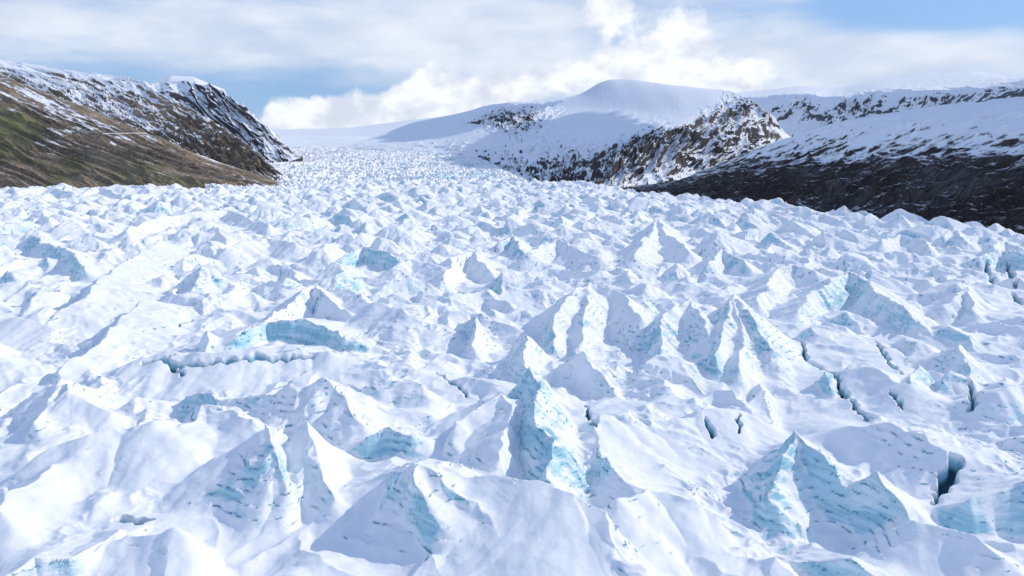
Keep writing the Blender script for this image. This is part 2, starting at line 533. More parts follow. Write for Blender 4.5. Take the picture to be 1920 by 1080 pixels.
C('pointed pinnacle with a blue foot, between the fluted cone and the lavender face', .5, ([(1330, 490, 10), (1352, 466, 13), (1400, 490, 10)], .8, 1.1))
C('little peak with a dark blue cleft at its side', .6, ([(940, 455, 10), (962, 438, 13), (975, 470, 9)], .9, 1.5))
C('rounded bright block in the far right ice', .2, ([(1650, 452, 11), (1690, 438, 13), (1740, 455, 11)], .8, .9))
C('white tip standing out against the dark moraine', .2, ([(1520, 408, 11), (1545, 396, 14), (1580, 412, 11)], .9, .9))
C('pale blue tip against the dark moraine', .8, ([(1770, 442, 11), (1790, 428, 14), (1810, 448, 11)], 1.0, 1.2))
C('pale blue rounded block at the right end of the ice edge', .7, ([(1862, 458, 11), (1888, 447, 13), (1920, 460, 11)], .9, 1.1))
C('white peak on the ice skyline in front of the green slope', .2, ([(150, 364, 14), (185, 350, 17), (230, 364, 14)], .8, .9))
C('broad white hump at the far left of the ice skyline', .3, ([(30, 362, 14), (90, 349, 17), (140, 362, 14)], .8, .8))

CRACKS = [  # crevasses: photo pixels, half width in m, depth in m
    ([(268, 678), (310, 674), (365, 684), (420, 674), (505, 671), (590, 668)], 0.8, 4),
    ([(315, 680), (345, 700)], 0.5, 3),
    ([(1502, 640), (1510, 675), (1540, 690), (1580, 735), (1612, 770), (1625, 790)], 0.62, 5),
    ([(1640, 640), (1660, 668), (1690, 700)], 0.5, 4),
    ([(1822, 722), (1830, 740), (1822, 770)], 0.95, 8),
    ([(1795, 858), (1782, 885), (1768, 915), (1752, 948)], 0.9, 8),
    ([(216, 970), (240, 972), (272, 982)], 0.95, 8),
    ([(1385, 780), (1386, 812)], 0.34, 4),
    ([(1322, 780), (1338, 822)], 0.30, 3),
    ([(450, 625), (490, 605)], 0.30, 3),
    ([(330, 612), (358, 598)], 0.34, 3),
    ([(590, 575), (635, 550)], 0.34, 3),
    ([(1098, 760), (1118, 805)], 0.38, 4),
    ([(1670, 735), (1692, 768)], 0.38, 4),
    ([(1900, 552), (1915, 570)], 1.0, 7),
    ([(1850, 490), (1862, 530)], 1.2, 8),
    ([(1890, 490), (1905, 535)], 1.2, 8),
    ([(820, 700), (870, 735), (878, 742)], 0.34, 3),
    ([(1650, 650), (1672, 690)], 0.27, 3),
]


def biggest(q, flag):
    """keep only the largest connected patch of flagged faces"""
    par = {}

    def find(a):
        while par[a] != a:
            par[a] = par[par[a]]
            a = par[a]
        return a
    idx = np.nonzero(flag)[0]
    for f in idx:
        vs = [int(v) for v in q[f]]
        for v in vs: par.setdefault(v, v)
        a = find(vs[0])
        for v in vs[1:]: par[find(v)] = a
    roots = np.array([find(int(q[f][0])) for f in idx])
    u, c = np.unique(roots, return_counts=True)
    out = np.zeros(len(q), bool)
    out[idx[roots == u[np.argmax(c)]]] = True
    return out


def build_glacier():
    dth = 0.00142
    th = np.concatenate([np.arange(R(-78), R(-46), dth * 5), np.arange(R(-46), R(46), dth), np.arange(R(46), R(78), dth * 5)])
    r = [26.0]
    while r[-1] < 1420:
        q = r[-1]
        r.append(q * (1 + (0.0021 if q < 330 else 0.0030)))
    r = np.array(r)
    nr, nc = len(r), len(th)
    RR, TT = np.meshgrid(r, th, indexing='ij')
    X = (RR * np.sin(TT)).astype(np.float32)
    Y = (RR * np.cos(TT)).astype(np.float32)
    B = base_height(X, Y).astype(np.float32)
    # wandering offset so that ridges bend
    wx = 3.4 * nB(X / 19, Y / 19) + 1.2 * nB(X / 6.5 + 50, Y / 6.5) + 0.45 * nB(X / 2.4, Y / 2.4 + 90)
    wy = 3.4 * nC(X / 19, Y / 19) + 1.2 * nC(X / 6.5 + 50, Y / 6.5) + 0.45 * nC(X / 2.4, Y / 2.4 + 90)
    XW, YW = X + wx, Y + wy
    A_, C_ = (XW + YW) * 0.7071, (XW - YW) * 0.7071
    rid = 1 - np.abs(nD(A_ / 23, C_ / 40)) * 1.75
    rid2 = 1 - np.abs(nC(XW / 10.5 + 70, YW / 8.5)) * 1.75
    body_amp = 7.2 * np.clip(0.75 + 0.7 * nA(X / 60 + 9, Y / 60), 0.3, 1.3)
    H = None
    owner = np.full((nr, nc), -1, np.int32)
    icehint = np.zeros((nr, nc), np.float32)
    rng = random.Random(7)
    peaks = []                   # x, y, height, turn, slopes, ice, label
    crests = []                  # the hand-placed crests of each, on the ground
    damp = np.ones_like(B)
    marks = []
    for (label, ice, cs) in LM:
        lines = []
        for pts, s_l, s_r in cs:
            line = []
            for px, py, h in pts:
                h *= G
                x, y = surface_point(px, py, h)
                zb = float(base_height(np.float32(x), np.float32(y)))
                x, y = surface_point(px, py, h + zb)
                line.append((x, y, h))
                marks.append((x, y, h))
            lines.append((line, s_l, s_r))
            for a, b_ in zip(line[:-1], line[1:]):
                n_ = max(1, int(math.hypot(a[0] - b_[0], a[1] - b_[1]) / 9))
                marks += [tuple(a[q] + (b_[q] - a[q]) * k / n_ for q in range(3)) for k in range(1, n_)]
        top = max((p for l in lines for p in l[0]), key=lambda p: p[2])
        peaks.append([top[0], top[1], top[2], 0, None, ice, label])
        crests.append(lines)
    for pts, w, dep in CRACKS:            # the ice lies flatter where it has split
        for (ax, ay), (bx, by) in zip(pts[:-1], pts[1:]):
            for t in np.linspace(0, 1, 3):
                marks.append((*surface_point(ax + (bx - ax) * t, ay + (by - ay) * t, 3.5), 8.0))
    for x, y, h in marks:
        rad = 2.6 * h
        rc = math.hypot(x, y)
        i0, i1 = np.searchsorted(r, (rc - rad, rc + rad))
        a, da = math.atan2(x, y), math.asin(min(1, rad / rc))
        j0, j1 = np.searchsorted(th, (a - da, a + da))
        S_ = np.s_[i0:i1, j0:j1]
        damp[S_] = np.minimum(damp[S_], 1 - 0.8 * np.exp(-(((X[S_] - x) ** 2 + (Y[S_] - y) ** 2) / (1.35 * h) ** 2)))
    H = (B + body_amp * damp * (np.clip(rid, -.3, 1) - 0.35) + 1.7 * (0.35 + 0.65 * damp) * (np.clip(rid2, -.2, 1) - .5)).astype(np.float32)
    mk = np.array(marks)
    # fill-in pinnacles on a jittered net
    y = 8.0
    row = 0
    while y < 1400:
        sp = 23.5 if y < 500 else 20.0
        x = max(-1.8 * y - 90, -1150) + (row % 2) * sp / 2
        while x < min(1.5 * y + 90, 420):
            xx, yy = x + rng.uniform(-.42, .42) * sp, y + rng.uniform(-.42, .42) * sp
            x += sp
            if xx > margin_right(yy) + 6 or (yy > 1230 and xx < -430):
                continue
            h = G * rng.choice((4, 5, 7, 9, 11, 13, 16)) * rng.uniform(.85, 1.15)
            if yy > 500: h *= 1.1
            q = np.hypot(mk[:, 0] - xx, mk[:, 1] - yy) / mk[:, 2]
            if q.min() < 0.85: continue
            if q.min() < 1.9: h = min(h, 4.8 * rng.uniform(.6, 1.1))
            sl = (rng.uniform(.42, .9), rng.uniform(.5, 1.2), rng.uniform(.8, 2.1), rng.uniform(.3, .95))
            peaks.append([xx, yy, h, rng.gauss(8, 30), sl, rng.choice((0, 0, .1, .3, .6, .9)), None])
        y += sp * 0.87
        row += 1
    def window(x0, x1, y0, y1):
        cx, cy = (x0 + x1) / 2, (y0 + y1) / 2
        rad = math.hypot(x1 - x0, y1 - y0) / 2
        rc, a = math.hypot(cx, cy), math.atan2(cx, cy)
        da = math.asin(min(1, rad / rc))
        i0, i1 = np.searchsorted(r, (rc - rad, rc + rad))
        j0, j1 = np.searchsorted(th, (a - da, a + da))
        return (np.s_[i0:i1, j0:j1] if i1 - i0 > 2 and j1 - j0 > 2 else None)

    def join(S_, P, i, ice, kk):
        Hs = H[S_]
        t = np.clip(0.5 + 0.5 * (P - Hs) / kk, 0, 1)
        own = owner[S_]
        own[P > Hs] = i
        owner[S_] = own
        ih = icehint[S_]
        icehint[S_] = ih + (ice - ih) * t
        H[S_] = Hs + (P - Hs) * t + kk * t * (1 - t)

    for i in list(range(len(LM), len(peaks))) + list(range(len(LM))):
        x, y, h, rot, sl, ice, label = peaks[i]
        rr2 = random.Random(i * 13 + 5)
        if label:
            for line, s_l, s_r in crests[i]:
                rad = h / min(s_l, s_r, .6) * 1.05 + 5
                xs, ys = [p[0] for p in line], [p[1] for p in line]
                S_ = window(min(xs) - rad, max(xs) + rad, min(ys) - rad, max(ys) + rad)
                if S_ is None: continue
                dx = X[S_] + 0.72 * wx[S_]
                dy = Y[S_] + 0.72 * wy[S_]
                best = None
                for (ax, ay, ah), (bx, by, bh) in zip(line[:-1], line[1:]):
                    ex, ey = bx - ax, by - ay
                    l2 = ex * ex + ey * ey
                    t = np.clip(((dx - ax) * ex + (dy - ay) * ey) / l2, 0, 1)
                    qx, qy = dx - ax - t * ex, dy - ay - t * ey
                    d_ = np.sqrt(qx * qx + qy * qy)
                    side = (ex * qy - ey * qx) / (math.sqrt(l2) * (d_ + 0.05))
                    w_ = sstep(side, -.75, .75)
                    sl_ = s_r + (s_l - s_r) * w_
                    flu = nA((ax + t * ex + dx * .3) / 5.5 + i, (ay + t * ey + dy * .3) / 5.5) * .13
                    P = ah + 1.1 * nB((ax + t * ex) / 6.5 + 3.1, (ay + t * ey) / 6.5) + t * (bh - ah) - sl_ * (1 + flu) * d_ ** 0.97
                    best = P if best is None else np.maximum(best, P)
                join(S_, B[S_] + best, i, ice, 1.5)
            continue
        rad = h / min(sl) * 1.1 + 5
        S_ = window(x - rad * .7, x + rad * .7, y - rad * .7, y + rad * .7)
        if S_ is None: continue
        dx = XW[S_] - x
        dy = YW[S_] - y
        c, s = math.cos(R(rot)), math.sin(R(rot))
        u, v = dx * c + dy * s, -dx * s + dy * c
        f = [sl[0] * u, sl[1] * v, -sl[2] * u, -sl[3] * v]
        for k in range(2):
            ang = rr2.uniform(0, 6.28)
            if rr2.random() < .55:
                f.append((u * math.cos(ang) - v * math.sin(ang)) * rr2.uniform(.5, 1.2))
        S = np.maximum(np.maximum.reduce(f), 0)
        pw = rr2.uniform(.95, 1.35)
        dist = np.sqrt(dx * dx + dy * dy) + 1e-3
        k = rr2.uniform(1.2, 3.0)       # flutes and gullies fanning out from the apex
        fl = nA(dx / dist * k + 7.7 * i, dy / dist * k + 3.3 * i) + 0.5 * nA(dx / dist * 2.6 * k, dy / dist * 2.6 * k + 5.1 * i)
        S = S * (1 + rr2.uniform(.03, .16) * fl * np.clip(dist / 5, 0, 1))
        P = h * (1 - (S / h) ** pw)
        if rr2.random() < .55:            # sheared-off, slanting tops
            a2 = rr2.uniform(0, 6.28)
            P = np.minimum(P, h * rr2.uniform(.62, .85) + rr2.uniform(.12, .4) * (u * math.cos(a2) + v * math.sin(a2)))
        join(S_, B[S_] + P, i, ice, 2.6)
    # crevasses
    deep = np.zeros_like(H)
    calm = np.ones_like(H)

    def cast(px, py):
        d = px_dir(px, py)
        t = np.arange(60, 900, 0.4)
        x, y, z = d[0] * t, d[1] * t, CAM_H + d[2] * t
        q = np.hypot(x, y)
        ii = np.clip(np.searchsorted(r, q), 0, nr - 1)
        jj = np.clip(np.searchsorted(th, np.arctan2(x, y)), 0, nc - 1)
        k = np.argmax(z < H[ii, jj])
        return x[k], y[k]
    cuts = [([cast(*p) for p in pts], w, dep) for pts, w, dep in CRACKS]
    for pts, w, dep in cuts:
        for (ax, ay), (bx, by) in zip(pts[:-1], pts[1:]):
            S_ = window(min(ax, bx) - 12, max(ax, bx) + 12, min(ay, by) - 12, max(ay, by) + 12)
            if S_ is None: continue
            l2 = (bx - ax) ** 2 + (by - ay) ** 2 + 1e-6
            t = np.clip(((X[S_] - ax) * (bx - ax) + (Y[S_] - ay) * (by - ay)) / l2, 0, 1)
            d2 = (X[S_] - ax - t * (bx - ax)) ** 2 + (Y[S_] - ay - t * (by - ay)) ** 2
            calm[S_] = np.minimum(calm[S_], 1 - .95 * np.exp(-d2 / 45))
    # local detail
    near = np.clip(1 - RR / 700, 0.15, 1)
    crag = sstep(fbm(nA, X / 26, Y / 26, 3), -.12, .40)
    cr1 = 1 - np.abs(nC(XW / 6.2 + 5, YW / 4.4)) * 1.8
    cr2 = 1 - np.abs(nD(XW / 2.6, YW / 2.0 + 31)) * 1.8
    H += crag * calm * (0.55 + 0.45 * (1 - sstep(RR, 160, 300))) * (1.0 * (np.clip(cr1, -.2, 1) - .4) + 0.42 * (np.clip(cr2, -.2, 1) - .4)) + 0.05 * fbm(nB, X / 1.9, Y / 1.9, 2)
    gx = np.gradient(H, axis=1) / (RR * np.gradient(th)[None, :])
    gy = np.gradient(H, axis=0) / np.gradient(r)[:, None]
    slope = np.sqrt(gx * gx + gy * gy)
    st, ct = np.sin(TT), np.cos(TT)
    Gx = gx * ct + gy * st           # uphill x, y
    Gy = -gx * st + gy * ct
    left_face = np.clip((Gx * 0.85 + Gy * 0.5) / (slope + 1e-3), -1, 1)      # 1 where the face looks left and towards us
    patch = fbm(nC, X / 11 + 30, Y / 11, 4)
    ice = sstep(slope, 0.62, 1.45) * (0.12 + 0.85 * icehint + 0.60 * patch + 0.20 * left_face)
    ice = np.clip(ice, 0, 1)
    # layered ledges: on bare ice, and in places where the snow has been stripped down to the layers
    bands = np.clip(sstep(fbm(nD, X / 18, Y / 18 + 77, 3), -.12, .28) * sstep(slope, .4, .8) + 1.3 * ice, 0, 1)
    lz = (H + 1.0 * nA(X / 17, Y / 17) + .25 * nB(X / 3, Y / 3)) / 1.25
    fr = lz - np.floor(lz)
    tri = np.where(fr < .72, fr / .72, (1 - fr) / .28)
    broken = np.clip(.55 + 1.1 * nC(X / 2.2, Y / 2.2 + np.floor(lz) * 3.7), 0, 1.3)
    rough = fbm(nB, X / 1.1, Y / 1.1 + H / 0.8, 2)
    H += bands * calm * 0.46 * (tri - .5) * broken + ice * 0.14 * rough
    line = np.clip(bands * sstep(fr, .66, .80) * (1 - sstep(fr, .93, 1.0)) * sstep(broken, .35, .8), 0, 1)
    for pts, w, dep in cuts:
        dep = min(dep, 1.0 + 3.2 * w)
        xs, ys = [p[0] for p in pts], [p[1] for p in pts]
        rc = [math.hypot(*p) for p in pts]
        i0, i1 = np.searchsorted(r, (min(rc) - 6, max(rc) + 6))
        aa = [math.atan2(*p) for p in pts]
        j0, j1 = np.searchsorted(th, (min(aa) - 6 / min(rc), max(aa) + 6 / min(rc)))
        S_ = np.s_[i0:i1, j0:j1]
        px_, py_ = X[S_] + 0.9 * nB(X[S_] / 2.1, Y[S_] / 2.1), Y[S_] + 0.9 * nC(X[S_] / 2.1, Y[S_] / 2.1)
        dm = np.full(px_.shape, 1e9)
        tt = np.zeros(px_.shape)
        for k in range(len(pts) - 1):
            ax, ay, bx, by = xs[k], ys[k], xs[k + 1], ys[k + 1]
            l2 = (bx - ax) ** 2 + (by - ay) ** 2
            t = np.clip(((px_ - ax) * (bx - ax) + (py_ - ay) * (by - ay)) / l2, 0, 1)
            dd = np.hypot(px_ - ax - t * (bx - ax), py_ - ay - t * (by - ay))
            tt = np.where(dd < dm, (k + t) / (len(pts) - 1), tt)
            dm = np.minimum(dm, dd)
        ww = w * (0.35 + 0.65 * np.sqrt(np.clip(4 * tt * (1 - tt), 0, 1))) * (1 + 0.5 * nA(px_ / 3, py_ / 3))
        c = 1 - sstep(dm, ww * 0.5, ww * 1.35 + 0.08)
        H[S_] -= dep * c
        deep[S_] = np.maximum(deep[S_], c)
    Pn = np.stack([X, Y, H], -1).astype(np.float32)
    N = grid_normals(Pn.astype(np.float64)).astype(np.float32)
    N[N[..., 2] < 0] *= -1

    # which faces belong to which pinnacle
    above = H - B
    hh = np.array([p[2] for p in peaks], np.float32)
    ok = (owner >= 0) & (above > 0.30 * hh[np.maximum(owner, 0)])
    own_v = np.where(ok, owner, -1)
    fo = own_v[:-1, :-1]
    same = (fo == own_v[:-1, 1:]) & (fo == own_v[1:, 1:]) & (fo == own_v[1:, :-1])
    fo = np.where(same, fo, -1)
    # rank by the share of the picture: faces near us are small in metres and alike in angle, so counts serve
    cnt = np.bincount(fo[fo >= 0].ravel(), minlength=len(peaks))
    infr = np.zeros(len(peaks), bool)
    for i, p in enumerate(peaks):
        c, s = math.cos(PITCH), math.sin(PITCH)
        dz = p[2] - CAM_H
        fwd = p[1] * c - dz * s
        up = p[1] * s + dz * c
        if fwd > 5:
            uu, vv = 960 + FPX * p[0] / fwd, 540 - FPX * up / fwd
            p.append((uu, vv))
            infr[i] = -20 < uu < 1940 and 300 < vv < 1075
        else:
            p.append((-999, -999))
    score = cnt * infr
    order = [i for i in np.argsort(-score) if score[i] > 10]
    chosen = [i for i in range(len(LM)) if score[i] > 10]
    chosen += [i for i in order if i >= len(LM)][:300 - len(chosen)]
    chosen_set = np.zeros(len(peaks), bool)
    chosen_set[chosen] = True
    fo = np.where((fo >= 0) & chosen_set[np.maximum(fo, 0)], fo, -1)
    quads = grid_quads(nr, nc)
    fof = fo.ravel()
    co = Pn.reshape(-1, 3)
    nn = N.reshape(-1, 3)
    icef, deepf, linef = ice.ravel().astype(np.float32), deep.ravel().astype(np.float32), line.ravel().astype(np.float32)
    # the ice body under a pinnacle stays closed, a little lower
    body = co.copy()
    cntv = np.zeros(nr * nc, np.int32)
    oq = fof >= 0
    np.add.at(cntv, quads[oq].ravel(), 1)
    inner = cntv == 4
    body[inner, 2] = np.minimum(co[inner, 2] - 0.6, (B.ravel() + 0.5)[inner])
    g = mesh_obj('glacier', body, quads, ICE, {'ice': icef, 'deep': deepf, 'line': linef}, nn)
    tag(g, 'white crevassed glacier surface filling the valley between the hills', 'glacier', None, 'structure')
    srt = np.argsort(fof, kind='stable')
    keys = fof[srt]
    for i in chosen:
        a, b_ = np.searchsorted(keys, (i, i + 1))
        if b_ - a < 4: continue
        q = quads[srt[a:b_]]
        p = peaks[i]
        uu, vv = p[7]
        root = None
        ip = icef[q].mean(1) > 0.52
        parts = [('ice_pinnacle', q)]
        if p[6] and 0.12 < ip.mean() < 0.9 and p[5] >= .6:
            ip = ~biggest(q, ~biggest(q, ip))
            parts = [('ice_pinnacle', q[~ip]), ('ice_face', q[ip])]
        for nm, qq in parts:
            ids, inv = np.unique(qq, return_inverse=True)
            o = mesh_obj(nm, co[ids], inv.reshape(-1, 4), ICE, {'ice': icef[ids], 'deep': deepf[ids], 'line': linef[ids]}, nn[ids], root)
            if root is None:
                root = o
                tag(o, p[6] or auto_label(uu, vv, p, ip.mean()), 'ice pinnacle', 'ice pinnacles of the glacier')
            else:
                o['label'] = 'bare blue layered ice face'


def auto_label(u, v, p, icy):
    size = 'tall' if p[2] > 10.5 else ('medium' if p[2] > 6.5 else 'low')
    look = 'blue-tinged' if icy > .3 else 'snow-white'
    zone = ('in the farthest rows of ice' if v < 400 else 'in the crowded middle rows of ice' if v < 520 else
            'among the larger half-way pinnacles' if v < 720 else 'in the nearest rows of ice')
    side = 'left' if u < 480 else 'centre left' if u < 960 else 'centre right' if u < 1440 else 'right'
    return f'{size} {look} pinnacle {zone}, {side} part of the glacier'


build_glacier()


# ------------------------------------------------------------------ far ice, valley floor
def at(px, py, d):
    x, y, z = px_dir(px, py)
    t = d / y
    return np.array([x * t, d, CAM_H + z * t])


def build_far():
    th = np.arange(R(-24), R(6), 0.0008)
    r = [1380.0]
    while r[-1] < 7000: r.append(r[-1] * 1.0022)
    r = np.array(r)
    RR, TT = np.meshgrid(r, th, indexing='ij')
    X, Y = RR * np.sin(TT), RR * np.cos(TT)
    B = np.interp(Y, [1200, 1400, 2200, 3200, 4500, 5500, 7000], [-4, -2, 18, 62, 120, 190, 260])
    B = B + 8 * fbm(nA, X / 420, Y / 420, 3)
    mr = np.interp(Y, [1380, 1500, 2000, 2700, 3600, 4300, 5200, 7000], [130, 50, -5, -85, -370, -860, -1500, -1500])
    B = B - 110 * sstep(X - mr, -30, 120) * (1 - sstep(Y, 4200, 5000))
    wx, wy = 9 * nB(X / 60, Y / 60), 9 * nC(X / 60, Y / 60)
    amp = 11 * (1 - sstep(Y, 3600, 4700))
    Rg = ridged(nD, (X + wx) / 31, (Y + wy) / 38, 4, 0.5)
    H = B + amp * (Rg - .4) * 1.5
    P = np.stack([X, Y, H], -1)
    band = nC((X + 0.18 * Y + wx) / 55 + 4, Y / 420)
    ice = (1 - Rg) * 0.35 * (amp > 4) + 0.30 * np.clip(band, -.3, 1) * (amp > 4) + 0.06 + 0.22 * np.exp(-((X + 60) / 260) ** 2 - ((Y - 2300) / 700) ** 2)
    o = mesh_obj('upper_glacier', P.reshape(-1, 3), grid_quads(*X.shape), FAR, {'ice': ice.ravel()}, grid_normals(P).reshape(-1, 3))
    tag(o, 'distant icefall of fine broken blue and white ice descending between the mountains', 'glacier', None, 'structure')


build_far()


# ------------------------------------------------------------------ mountains
def catmull(A, n):
    """resample A along axis 0 to n samples, smooth through every control row"""
    m = len(A)
    t = np.linspace(0, m - 1, n)
    i = np.clip(t.astype(int), 0, m - 2)
    f = (t - i)[:, None, None]
    p0, p1, p2, p3 = A[np.maximum(i - 1, 0)], A[i], A[i + 1], A[np.minimum(i + 2, m - 1)]
    tan = 0.42
    m1, m2 = (p2 - p0) * tan, (p3 - p1) * tan
    f2, f3 = f * f, f * f * f
    return (2 * f3 - 3 * f2 + 1) * p1 + (f3 - 2 * f2 + f) * m1 + (-2 * f3 + 3 * f2) * p2 + (f3 - f2) * m2


def mountain(name, rows, mat, label, amp, wl, seed, nu=420, nv=260, back=600, drop=350, foot=60, shear=0.0, lift=None):
    """rows from the foot up to the crest; each row lists (px, py, distance, snow, veg, roughness)"""
    n = 24
    ctl = []
    for row in rows:
        row = np.array(row, float)
        s = np.linspace(0, len(row) - 1, n)
        k = np.arange(len(row))
        R_ = np.stack([np.interp(s, k, row[:, c]) for c in range(6)], 1)
        P = np.array([at(a, b_, d) for a, b_, d in R_[:, :3]])
        ctl.append(np.concatenate([P, R_[:, 3:]], 1))
    f = ctl[0].copy()
    f[:, 2] -= foot
    f[:, 1] -= foot * 0.8
    bk = ctl[-1].copy()
    dirn = bk[:, :2] / np.linalg.norm(bk[:, :2], axis=1, keepdims=True)
    b1, b2 = bk.copy(), bk.copy()
    b1[:, :2] += dirn * back * .35
    b1[:, 2] -= drop * .12
    b2[:, :2] += dirn * back
    b2[:, 2] -= drop
    A = np.stack([f] + ctl + [b1, b2])
    A = catmull(A, nv)
    A = np.swapaxes(catmull(np.swapaxes(A, 0, 1), nu), 0, 1)
    P = A[..., :3]
    N = grid_normals(P)
    ns = Noise(seed)
    du = np.concatenate([np.zeros((nv, 1)), np.cumsum(np.linalg.norm(np.diff(P, axis=1), axis=-1), 1)], 1)
    dv = np.concatenate([np.zeros((1, nu)), np.cumsum(np.linalg.norm(np.diff(P, axis=0), axis=-1), 0)], 0)
    du = np.broadcast_to(du.mean(0), du.shape)
    du = du - (np.linspace(*shear, nu)[None, :] if isinstance(shear, tuple) else shear) * dv
    wob = fbm(ns, du / wl * .6, dv / wl * .5 + 40, 3)
    rg = ridged(ns, du / wl + .5 * wob, dv / (wl * 1.9), 6, 0.55)
    fb = fbm(ns, du / (wl * .22) + 9, dv / (wl * .3), 4)
    edge = sstep(np.arange(nu), 0, 14) * sstep(nu - 1 - np.arange(nu), 0, 30)
    rough = np.clip(A[..., 5], 0, 2) * edge[None, :]
    disp = amp * rough * ((rg - .35) * 1.6 + 0.16 * fb)
    P = P + N * disp[..., None]
    if lift is not None: lift(P, du, dv)
    fl = np.stack([du, dv, np.full_like(du, seed * 3.7)], -1)
    o = mesh_obj(name, P.reshape(-1, 3), grid_quads(nv, nu), mat,
                 {'snow': A[..., 3].ravel(), 'veg': A[..., 4].ravel(), 'flow': fl.reshape(-1, 3)})
    tag(o, label, 'mountain', None, 'structure')
    return o


MAT_BROWN = rock_material('brown_slope', (0.235, 0.180, 0.122), (0.40, 0.31, 0.22), (0.150, 0.116, 0.086), (0.230, 0.215, 0.095),
                          streak=(0.012, 0.004), grain=0.018, bumpd=7)
MAT_ROCK = rock_material('dark_rock', (0.060, 0.060, 0.070), (0.12, 0.10, 0.09), (0.042, 0.043, 0.054), (0.08, 0.08, 0.04),
                         streak=(0.014, 0.005), grain=0.016, bumpd=10, slope_k=1.5)
MAT_CLIFF = rock_material('cliff_rock', (0.060, 0.054, 0.056), (0.125, 0.105, 0.098), (0.036, 0.035, 0.042), (0.12, 0.11, 0.06),
                          streak=(0.02, 0.006), grain=0.02, bumpd=10, slope_k=0.9)
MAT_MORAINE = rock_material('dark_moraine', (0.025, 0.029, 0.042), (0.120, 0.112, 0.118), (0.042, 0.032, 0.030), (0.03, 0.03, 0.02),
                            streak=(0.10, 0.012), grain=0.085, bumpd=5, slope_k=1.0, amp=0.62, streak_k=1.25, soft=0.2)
MAT_RANGE = rock_material('range_snow', (0.08, 0.09, 0.115), (0.13, 0.145, 0.18), (0.06, 0.07, 0.09), (0.06, 0.07, 0.06),
                          streak=(0.016, 0.004), grain=0.014, bumpd=14, slope_k=1.0)

# left: snow-streaked shoulder behind, green-brown spur in front
mountain('hillside_shoulder', [
    [(-260, 250, 1750, 0.3, 0, 0.6), (0, 210, 1750, 0.35, 0, 0.6), (150, 250, 1700, 0.4, 0, 0.6), (300, 290, 1640, 0.35, 0, 0.7), (430, 330, 1600, 0.3, 0.1, 0.7), (545, 352, 1580, 0.3, 0.1, 0.5)],
    [(-260, 150, 1950, 0.5, 0, 0.7), (0, 150, 1950, 0.5, 0, 0.7), (130, 190, 1900, 0.55, 0, 0.7), (280, 240, 1820, 0.5, 0, 0.9), (420, 290, 1720, 0.15, 0, 1), (541, 346, 1620, 0.2, 0, 0.6)],
    [(-260, 90, 2150, 0.7, 0, 0.5), (0, 128, 2150, 0.62, 0, 0.5), (120, 148, 2150, 0.6, 0, 0.5), (250, 182, 2080, 0.5, 0, 0.8), (400, 252, 1900, 0.25, 0, 1.2), (538, 338, 1680, 0.25, 0, 0.6)],
    [(-260, 70, 2350, 0.95, 0, 0.2), (0, 114, 2400, 0.95, 0, 0.2), (120, 133, 2400, 0.9, 0, 0.2), (260, 150, 2300, 0.7, 0, 0.4), (400, 233, 2050, 0.3, 0, 0.7), (534, 330, 1740, 0.3, 0, 0.5)],
], MAT_BROWN, 'brown snow-streaked mountain shoulder with a craggy right-hand crest above the ice', 22, 80, 21, 560, 320, 900, 500, shear=-1.2)

mountain('hillside', [
    [(-260, 352, 1285, 0.05, 0.3, 0.4), (0, 352, 1285, 0.1, 0.33, 0.4), (150, 356, 1300, 0.1, 0.42, 0.4), (300, 358, 1310, 0.07, 0.62, 0.4), (420, 358, 1330, 0.1, 0.45, 0.4), (540, 354, 1380, 0.2, 0.071, 0.3)],
    [(-260, 300, 1360, 0.05, 0.3, 0.5), (0, 290, 1360, 0.05, 0.33, 0.5), (150, 310, 1360, 0.05, 0.42, 0.5), (300, 325, 1360, 0.13, 0.62, 0.5), (420, 335, 1370, 0.15, 0.45, 0.5), (536, 350, 1410, 0.17, 0.036, 0.3)],
    [(-260, 215, 1460, 0.1, 0.535, 0.5), (0, 215, 1460, 0.1, 0.606, 0.5), (120, 240, 1450, 0.3, 0.178, 0.5), (270, 280, 1430, 0.17, 0.3, 0.5), (400, 320, 1420, 0.1, 0.143, 0.5), (532, 347, 1440, 0.15, 0.036, 0.3)],
    [(-260, 140, 1560, 0.3, 0.143, 0.3), (0, 160, 1560, 0.33, 0.178, 0.3), (120, 200, 1540, 0.35, 0.036, 0.3), (260, 256, 1500, 0.17, 0.036, 0.3), (380, 305, 1470, 0.15, 0.107, 0.3), (528, 344, 1460, 0.15, 0.036, 0.3)],
    [(-260, 110, 1640, 0.25, 0.071, 0.2), (0, 141, 1640, 0.15, 0.071, 0.2), (130, 190, 1600, 0.15, 0.036, 0.2), (275, 249, 1540, 0.1, 0.036, 0.2), (385, 295, 1500, 0.15, 0.071, 0.2), (524, 342, 1480, 0.15, 0.036, 0.2)],
], MAT_BROWN, 'near brown and mossy green hillside rising straight from the left edge of the ice', 14, 60, 23, 640, 360, 300, 200, shear=-1.3)

